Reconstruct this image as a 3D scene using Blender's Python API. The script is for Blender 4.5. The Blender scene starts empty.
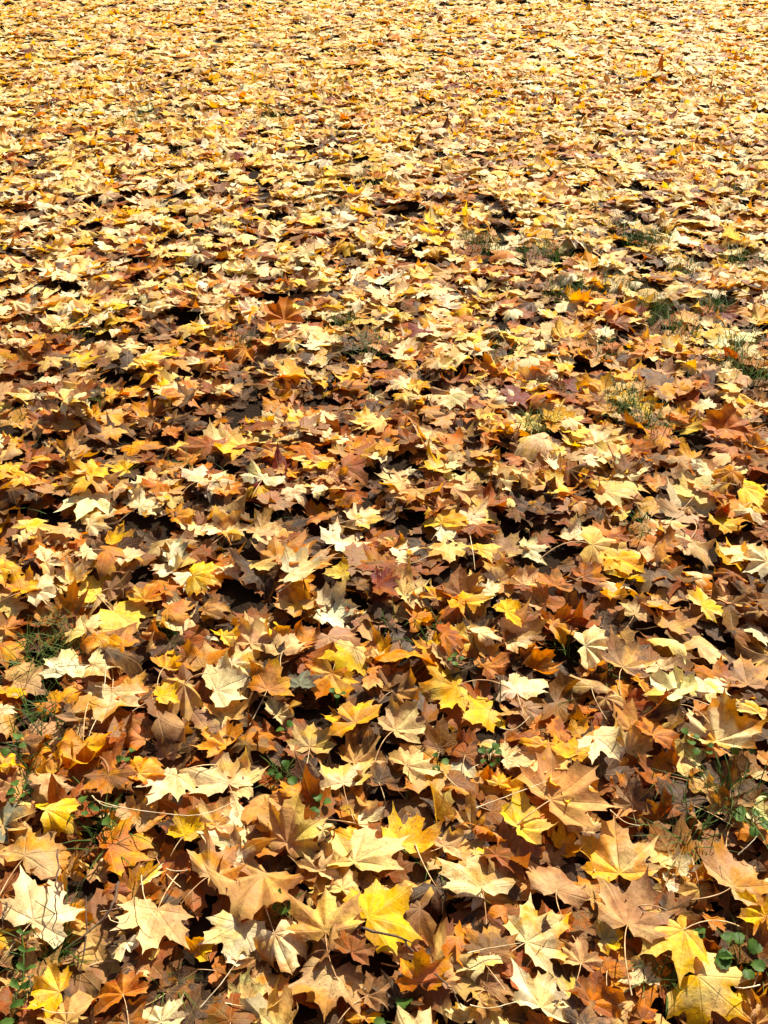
import bpy, math, random
import numpy as np
from mathutils import Vector, Matrix
from mathutils.bvhtree import BVHTree

rng = np.random.default_rng(7)
random.seed(7)
scene = bpy.context.scene
C = scene.collection

# ------------------------------------------------------------------ camera
W, H, F = 768, 1024, 950.0
CAM_H = 1.42
PITCH = math.radians(35.9)
cam_d = bpy.data.cameras.new('camera'); cam = bpy.data.objects.new('camera', cam_d); C.objects.link(cam)
cam.location = (0, 0, CAM_H)
cam.rotation_euler = (math.pi/2 - PITCH, 0, 0)
cam_d.sensor_width = 36; cam_d.lens = 36*F/H
cam_d.clip_start = 0.05; cam_d.clip_end = 2000
scene.camera = cam
cp, sp = math.cos(PITCH), math.sin(PITCH)

def at(px, py, z=0.0):
    """ground point (height z) seen at a photo pixel, and metres per pixel there"""
    u = (px - W/2)/F; v = (H/2 - py)/F
    d = np.array([u, cp + v*sp, -sp + v*cp])
    t = (z - CAM_H)/d[2]
    return np.array([0, 0, CAM_H]) + d*t, t/F

def project(p):
    x, y, z = p[..., 0], p[..., 1], p[..., 2] - CAM_H
    depth = y*cp - z*sp
    up = y*sp + z*cp
    return W/2 + F*x/depth, H/2 - F*up/depth

# ------------------------------------------------------------------ helpers
def mesh_from(name, verts, faces_flat, face_sizes, mat, smooth=True):
    me = bpy.data.meshes.new(name)
    nv = len(verts); nf = len(face_sizes); nl = len(faces_flat)
    me.vertices.add(nv); me.vertices.foreach_set('co', np.ascontiguousarray(verts, dtype=np.float32).ravel())
    me.loops.add(nl); me.loops.foreach_set('vertex_index', np.ascontiguousarray(faces_flat, dtype=np.int32))
    starts = np.concatenate([[0], np.cumsum(face_sizes)[:-1]]).astype(np.int32)
    me.polygons.add(nf); me.polygons.foreach_set('loop_start', starts)
    me.polygons.foreach_set('use_smooth', np.full(nf, smooth, dtype=bool))
    me.update(calc_edges=True)
    if mat: me.materials.append(mat)
    return me

def put_attr(me, name, kind, data):
    a = me.attributes.new(name, kind, 'POINT')
    key = {'FLOAT_COLOR': 'color', 'FLOAT_VECTOR': 'vector', 'FLOAT': 'value'}[kind]
    a.data.foreach_set(key, np.ascontiguousarray(data, dtype=np.float32).ravel())

def link(name, me, parent=None):
    o = bpy.data.objects.new(name, me); C.objects.link(o)
    if parent is not None: o.parent = parent
    return o

def tag(o, label=None, cat=None, group=None, kind=None):
    if label: o['label'] = label
    if cat: o['category'] = cat
    if group: o['group'] = group
    if kind: o['kind'] = kind
    return o

def tube(points, radii, sides=5):
    """verts, quads of a swept tube"""
    P = np.array(points, float); n = len(P)
    if np.isscalar(radii): radii = [radii]*n
    T = np.gradient(P, axis=0); T /= np.linalg.norm(T, axis=1)[:, None] + 1e-9
    V = []
    for i in range(n):
        ref = np.array([0, 0, 1.0]) if abs(T[i][2]) < .9 else np.array([1.0, 0, 0])
        a = np.cross(T[i], ref); a /= np.linalg.norm(a); b = np.cross(T[i], a)
        for k in range(sides):
            th = 2*math.pi*k/sides
            V.append(P[i] + radii[i]*(math.cos(th)*a + math.sin(th)*b))
    Fq = []
    for i in range(n-1):
        for k in range(sides):
            k2 = (k+1) % sides
            Fq.append((i*sides+k, i*sides+k2, (i+1)*sides+k2, (i+1)*sides+k))
    return np.array(V), Fq

def smooth_path(pts, n=14):
    """Catmull-Rom through pts"""
    P = np.array(pts, float); P = np.vstack([2*P[0]-P[1], P, 2*P[-1]-P[-2]])
    out = []
    segs = len(P)-3
    for s in range(segs):
        p0, p1, p2, p3 = P[s:s+4]
        m = max(2, n//segs)
        for t in np.linspace(0, 1, m, endpoint=(s == segs-1)):
            out.append(.5*((2*p1)+(-p0+p2)*t+(2*p0-5*p1+4*p2-p3)*t*t+(-p0+3*p1-3*p2+p3)*t**3))
    return np.array(out)

# ------------------------------------------------------------------ materials
def new_mat(name):
    m = bpy.data.materials.new(name); m.use_nodes = True
    nt = m.node_tree; nt.nodes.clear()
    return m, nt

class N:
    def __init__(s, nt): s.nt = nt
    def add(s, t, **kw):
        n = s.nt.nodes.new(t)
        for k, v in kw.items(): setattr(n, k, v)
        return n
    def set(s, sock, v):
        if isinstance(v, bpy.types.NodeSocket): s.nt.links.new(v, sock)
        else: sock.default_value = v
    def math(s, op, a, b=None, c=None, clamp=False):
        n = s.add('ShaderNodeMath', operation=op, use_clamp=clamp)
        s.set(n.inputs[0], a)
        if b is not None: s.set(n.inputs[1], b)
        if c is not None: s.set(n.inputs[2], c)
        return n.outputs[0]
    def mix(s, fac, a, b, mode='MIX'):
        n = s.add('ShaderNodeMix', data_type='RGBA', blend_type=mode)
        s.set(n.inputs[0], fac); s.set(n.inputs[6], a); s.set(n.inputs[7], b)
        return n.outputs[2]
    def ramp(s, v, lo, hi, a=0., b=1.):
        n = s.add('ShaderNodeMapRange', interpolation_type='SMOOTHSTEP')
        s.set(n.inputs[0], v); s.set(n.inputs[1], lo); s.set(n.inputs[2], hi); s.set(n.inputs[3], a); s.set(n.inputs[4], b)
        return n.outputs[0]
    def noise(s, vec, scale, detail=3, rough=.55):
        n = s.add('ShaderNodeTexNoise'); s.set(n.inputs['Vector'], vec)
        n.inputs['Scale'].default_value = scale; n.inputs['Detail'].default_value = detail; n.inputs['Roughness'].default_value = rough
        return n.outputs[0]

VEIN_STEP = math.radians(45)

def leaf_material(name='maple_leaf_surface'):
    m, nt = new_mat(name); n = N(nt)
    at1 = n.add('ShaderNodeAttribute', attribute_name='leaf_color')
    at2 = n.add('ShaderNodeAttribute', attribute_name='leaf_second')
    uvA = n.add('ShaderNodeAttribute', attribute_name='leaf_uv')      # x, y in the blade's own plane, z = 0 at the stalk, 1 at the rim
    par = n.add('ShaderNodeAttribute', attribute_name='leaf_par')     # random, freckles, browning
    s = n.add('ShaderNodeSeparateXYZ'); n.set(s.inputs[0], uvA.outputs['Vector'])
    p = n.add('ShaderNodeSeparateXYZ'); n.set(p.inputs[0], par.outputs['Vector'])
    X, Y, T = s.outputs; RND, FREC, BRN = p.outputs
    sh = n.add('ShaderNodeVectorMath', operation='MULTIPLY_ADD')
    n.set(sh.inputs[0], uvA.outputs['Vector']); sh.inputs[1].default_value = (1, 1, 0)
    cx = n.add('ShaderNodeCombineXYZ'); n.set(cx.inputs[2], n.math('MULTIPLY', RND, 93.7)); n.set(cx.inputs[0], n.math('MULTIPLY', RND, 37.1))
    n.set(sh.inputs[2], cx.outputs[0])
    V = sh.outputs[0]
    # veins
    ang = n.math('ARCTAN2', X, Y)
    r = n.math('SQRT', n.math('ADD', n.math('MULTIPLY', X, X), n.math('MULTIPLY', Y, Y)))
    k = n.math('MINIMUM', n.math('MAXIMUM', n.math('ROUND', n.math('DIVIDE', ang, VEIN_STEP)), -2.), 2.)
    d = n.math('SUBTRACT', ang, n.math('MULTIPLY', k, VEIN_STEP))
    u = n.math('MULTIPLY', r, n.math('COSINE', d)); v = n.math('ABSOLUTE', n.math('MULTIPLY', r, n.math('SINE', d)))
    bigN = n.add('ShaderNodeTexNoise'); n.set(bigN.inputs['Vector'], V); bigN.inputs['Scale'].default_value = 3.2; bigN.inputs['Detail'].default_value = 2
    sb = n.add('ShaderNodeSeparateXYZ'); n.set(sb.inputs[0], bigN.outputs['Color'])
    big, big2, big3 = sb.outputs
    main = n.ramp(v, .004, .013, 1., 0.)
    st = n.math('FRACT', n.math('MULTIPLY', n.math('ADD', n.math('SUBTRACT', u, n.math('MULTIPLY', v, 1.1)), n.math('MULTIPLY', big2, .12)), 9.5))
    sec = n.ramp(n.math('ABSOLUTE', n.math('SUBTRACT', st, .5)), .03, .09, .5, 0.)
    vein = n.math('MAXIMUM', main, sec)
    # two tone blend, mottling
    blend = n.ramp(n.math('ADD', big, n.math('MULTIPLY', n.math('SUBTRACT', n.math('ADD', Y, X), .2), .28)), .42, .62)
    col = n.mix(blend, at1.outputs['Color'], at2.outputs['Color'])
    mot = n.noise(V, 14., 3, .65)
    hsv = n.add('ShaderNodeHueSaturation'); n.set(hsv.inputs['Color'], col)
    n.set(hsv.inputs['Value'], n.ramp(mot, .25, .8, .74, 1.18)); n.set(hsv.inputs['Saturation'], n.ramp(big, .3, .7, .92, 1.1))
    n.set(hsv.inputs['Hue'], n.ramp(big2, .3, .7, .491, .509))
    col = hsv.outputs[0]
    # veins paler on dark leaves, browner on pale ones
    vc = n.mix(.5, col, (.50, .33, .13, 1))
    col = n.mix(n.math('MULTIPLY', vein, .38), col, vc)
    # browning from the rim inwards and blotches
    rim = n.ramp(n.math('ADD', T, n.math('MULTIPLY', n.math('ADD', n.math('MULTIPLY', mot, .4), n.math('MULTIPLY', big3, .6)), .8)), 1.2, 1.52)
    col = n.mix(n.math('MULTIPLY', rim, n.math('MULTIPLY', BRN, .85)), col, (.20, .085, .025, 1))
    blo = n.ramp(big3, .58, .70)
    col = n.mix(n.math('MULTIPLY', blo, n.math('MULTIPLY', BRN, .75)), col, (.26, .115, .032, 1))
    # freckles
    vs = n.add('ShaderNodeTexVoronoi'); n.set(vs.inputs['Vector'], V); vs.inputs['Scale'].default_value = 19
    fr = n.math('MULTIPLY', n.ramp(vs.outputs['Distance'], .16, .27, 1., 0.), n.ramp(big2, .42, .55))
    col = n.mix(n.math('MULTIPLY', fr, FREC), col, (.12, .045, .014, 1))
    # light
    bump = n.add('ShaderNodeBump'); bump.inputs['Strength'].default_value = .6; bump.inputs['Distance'].default_value = .0022
    hgt = n.math('ADD', n.math('MULTIPLY', main, -.5), n.math('MULTIPLY', mot, 1.3))
    n.set(bump.inputs['Height'], hgt)
    pr = n.add('ShaderNodeBsdfPrincipled'); n.set(pr.inputs['Base Color'], col)
    n.set(pr.inputs['Roughness'], n.ramp(mot, .3, .7, .5, .7)); pr.inputs['Specular IOR Level'].default_value = .18
    n.set(pr.inputs['Normal'], bump.outputs[0])
    tr = n.add('ShaderNodeBsdfTranslucent')
    tc = n.add('ShaderNodeHueSaturation'); n.set(tc.inputs['Color'], n.mix(1., col, (1., .80, .48, 1), 'MULTIPLY')); tc.inputs['Saturation'].default_value = 1.12; tc.inputs['Value'].default_value = 1.25
    n.set(tr.inputs['Color'], tc.outputs[0]); n.set(tr.inputs['Normal'], bump.outputs[0])
    mx = n.add('ShaderNodeMixShader'); mx.inputs[0].default_value = .35
    n.set(mx.inputs[1], pr.outputs[0]); n.set(mx.inputs[2], tr.outputs[0])
    out = n.add('ShaderNodeOutputMaterial'); n.set(out.inputs[0], mx.outputs[0])
    return m

def plain_mat(name, col, col2, scale=40, rough=.7, transl=0.):
    m, nt = new_mat(name); n = N(nt)
    tcn = n.add('ShaderNodeTexCoord')
    c = n.mix(n.ramp(n.noise(tcn.outputs['Object'], scale, 3), .35, .65), (*col, 1), (*col2, 1))
    pr = n.add('ShaderNodeBsdfPrincipled'); n.set(pr.inputs['Base Color'], c); pr.inputs['Roughness'].default_value = rough
    pr.inputs['Specular IOR Level'].default_value = .12
    out = n.add('ShaderNodeOutputMaterial')
    if transl:
        tr = n.add('ShaderNodeBsdfTranslucent'); n.set(tr.inputs[0], c)
        mx = n.add('ShaderNodeMixShader'); mx.inputs[0].default_value = transl
        n.set(mx.inputs[1], pr.outputs[0]); n.set(mx.inputs[2], tr.outputs[0]); n.set(out.inputs[0], mx.outputs[0])
    else: n.set(out.inputs[0], pr.outputs[0])
    return m

M_LEAF = leaf_material()
M_STEM = plain_mat('leaf_stem_surface', (.62, .44, .24), (.36, .18, .07), 60, .5)
M_STRAW = plain_mat('straw_surface', (.72, .60, .40), (.50, .36, .18), 50, .5)
M_TWIG = plain_mat('twig_bark', (.055, .035, .025), (.12, .075, .05), 90, .8)
M_GRASS = plain_mat('grass_blade_surface', (.03, .075, .012), (.085, .125, .025), 6, .5, .3)
M_HERB = plain_mat('herb_leaf_surface', (.032, .075, .010), (.075, .135, .022), 60, .5, .3)

# ------------------------------------------------------------------ leaf blades
HALF = [(0, .64), (.035, .545), (.142, .485), (.138, .405), (.172, .310), (.245, .365), (.305, .365), (.49, .445), (.415, .315),
        (.452, .222), (.375, .175), (.325, .105), (.385, .095), (.485, .03), (.37, -.035), (.31, -.120), (.215, -.095), (.12, -.125), (.035, -.06)]
HALF_FAR = [HALF[i] for i in (0, 2, 4, 7, 9, 11, 13, 15, 17)]
HALF_TINY = [HALF[i] for i in (0, 4, 7, 11, 13, 17)]

def outline(half, mids):
    pts = [np.array(p) for p in half] + [np.array([-p[0], p[1]]) for p in reversed(half[1:])]
    # closed ring with a notch at the stalk
    i0 = len(half)
    pts.insert(i0, np.array([0., -.012]))
    if mids:
        out = []
        for i, p in enumerate(pts):
            q = pts[(i+1) % len(pts)]
            out.append(p); m = (p+q)/2
            out.append(m*.955)                     # concave between teeth
        pts = out
    return np.array(pts)

class Tmpl:
    def __init__(s, half, mids, rings):
        o = outline(half, mids); n = len(o); s.n = n
        ts = np.linspace(0, 1, rings+1)[1:]**.85
        s.xy = np.concatenate([[[0, 0]]] + [o*t for t in ts])
        s.t = np.concatenate([[0]] + [np.full(n, t) for t in ts])
        fl, sz = [], []
        for i in range(n):
            fl += [0, 1+(i+1) % n, 1+i]; sz.append(3)
        for k in range(rings-1):
            a, b = 1+k*n, 1+(k+1)*n
            for i in range(n):
                j = (i+1) % n
                fl += [a+i, a+j, b+j, b+i]; sz.append(4)
        s.flat = np.array(fl, np.int32); s.sizes = np.array(sz, np.int32)

T_HERO = Tmpl(HALF, True, 6)
T_NEAR = Tmpl(HALF, True, 3)
T_MID = Tmpl(HALF, False, 2)
T_FAR = Tmpl(HALF_FAR, False, 2)
T_TINY = Tmpl(HALF_TINY, False, 1)

def rand_shape(M, curl=1.0):
    """shape parameters of M leaves"""
    c = np.broadcast_to(np.asarray(curl, float), (M,))
    P = dict(
        fold=rng.normal(.06, .13, M)*np.sqrt(c), cup=rng.normal(.0, .22, M)*c, bend=rng.normal(-.1, .75, M)*c, bdir=rng.uniform(0, math.pi, M),
        tip=np.abs(rng.normal(0, 1.5, M))*c, bite=np.where(rng.uniform(0, 1, (M, 2)) < .34, rng.uniform(.15, .65, (M, 2)), 0), bia=rng.uniform(-3, 3, (M, 2)), ph=rng.uniform(0, 6.28, (M, 8)), deep=rng.uniform(.72, 1.12, M), asym=rng.normal(0, .07, M),
        wav=rng.uniform(.008, .03, M)*np.sqrt(c), crease=np.zeros(M))
    return P

def shape(T, P):
    """(M, N, 3) blades, unit width, centred"""
    x0, y0, t = T.xy[:, 0], T.xy[:, 1], T.t
    r = np.hypot(x0, y0)[None]; a = np.arctan2(x0, y0)[None]
    g = lambda k: np.asarray(P[k])[:, None]
    ph = P['ph']
    ro = r/np.maximum(t, 1e-6)[None]                       # outline radius in this direction
    rr = .5*np.power(np.maximum(ro, 1e-4)/.5, g('deep'))
    rr = rr*(1 + .07*np.sin(2*a+ph[:, :1]) + .05*np.sin(3*a+ph[:, 1:2]) + .03*np.sin(5*a+ph[:, 2:3]) + .015*np.sin(13*a+ph[:, 6:7]))
    for q in (0, 1):                                       # torn or crumbled rim
        rr = rr*(1-P['bite'][:, q:q+1]*np.exp(-((a-P['bia'][:, q:q+1])/.16)**2))
    R = rr*t[None]
    # each lobe rolls up or down towards its tip, keeping its length
    lob = np.sin(a*2.6+ph[:, 4:5])+.6*np.sin(a*4.3+ph[:, 5:6])
    kap = g('tip')*lob; kap = np.where(np.abs(kap) < .05, .05, kap)
    exc = np.maximum(R-.18, 0); tht = np.clip(kap*exc, -2.4, 2.4)
    roll = (1-np.cos(tht))/kap; R2 = np.where(exc > 0, R-exc+np.sin(tht)/kap, R)
    x = R2*np.sin(a); y = R2*np.cos(a)
    x = x*(1+g('asym')*np.sign(x)) + .05*np.sin(ph[:, 3:4])*y
    k = np.clip(np.round(a/VEIN_STEP), -2, 2); e = np.abs(a-k*VEIN_STEP)/(VEIN_STEP/2)
    e = np.minimum(e, 1.4)
    z = g('fold')*R*(e-.35)
    z = z + g('cup')*R*R*1.6
    z = z + roll
    z = z + g('wav')*(np.sin(9*x+ph[:, 6:7])*np.cos(8*y+ph[:, 7:8]) + .6*np.sin(19*y+ph[:, 0:1]+7*x)*t[None])
    # crease: folded about the midrib
    cr = g('crease')
    z = z*np.cos(cr) + np.abs(x)*np.sin(cr); x = x*np.cos(cr)
    # cylindrical bend
    kb = g('bend'); kb = np.where(np.abs(kb) < .05, .05, kb)
    cd, sd = np.cos(g('bdir')), np.sin(g('bdir'))
    s = x*cd+y*sd; q = -x*sd+y*cd
    th = np.clip(kb*s, -2.6, 2.6)
    s2 = np.sin(th)/kb - z*np.sin(th); z2 = (1-np.cos(th))/kb + z*np.cos(th)
    x, y = s2*cd-q*sd, s2*sd+q*cd
    V = np.stack([x, y, z2], -1)
    mid = (V.max(1)+V.min(1))/2; mid[:, 2] = V[:, :, 2].mean(1)
    return V-mid[:, None], -mid                            # blade, and where the stalk end went

def rotm(az, pitch, roll):
    """az: clockwise from +Y (tip direction); pitch lifts the tip; roll about the leaf's own axis. arrays -> (M,3,3)"""
    az, pitch, roll = map(np.asarray, (az, pitch, roll))
    ca, sa = np.cos(-az), np.sin(-az); cp_, sp_ = np.cos(pitch), np.sin(pitch); cr, sr = np.cos(roll), np.sin(roll)
    o, i = np.zeros_like(ca), np.ones_like(ca)
    Rz = np.stack([ca, -sa, o, sa, ca, o, o, o, i], -1).reshape(-1, 3, 3)
    Rx = np.stack([i, o, o, o, cp_, -sp_, o, sp_, cp_], -1).reshape(-1, 3, 3)
    Ry = np.stack([cr, o, sr, o, i, o, -sr, o, cr], -1).reshape(-1, 3, 3)
    return Rz @ Rx @ Ry

# colours: (first, second) albedo, and the word used for it
COL = dict(
    C=((.76, .565, .265), 'cream'), W=((.80, .67, .41), 'whitish'), T=((.56, .335, .125), 'tan'), A=((.55, .27, .065), 'apricot brown'),
    Q=((.74, .50, .14), 'pale yellow'), Y=((.74, .43, .022), 'bright yellow'), G=((.64, .29, .018), 'golden'), O=((.50, .165, .014), 'orange'),
    R=((.25, .068, .010), 'rusty'), B=((.20, .085, .024), 'brown'), D=((.062, .028, .012), 'dark brown'), K=((.075, .050, .034), 'grey brown'),
    P=((.34, .18, .085), 'pinkish brown'), V=((.17, .17, .11), 'greyish green'), L=((.52, .42, .14), 'yellowish green'), X=((.15, .018, .010), 'dark red'))
KEYS = list(COL)

def jitter_col(c, n=1, amt=.1):
    v = 1+rng.normal(0, amt, (n, 1)); h = 1+rng.normal(0, amt*.55, (n, 3))
    return np.clip(np.asarray(c)*v*h, .004, .84)

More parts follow.
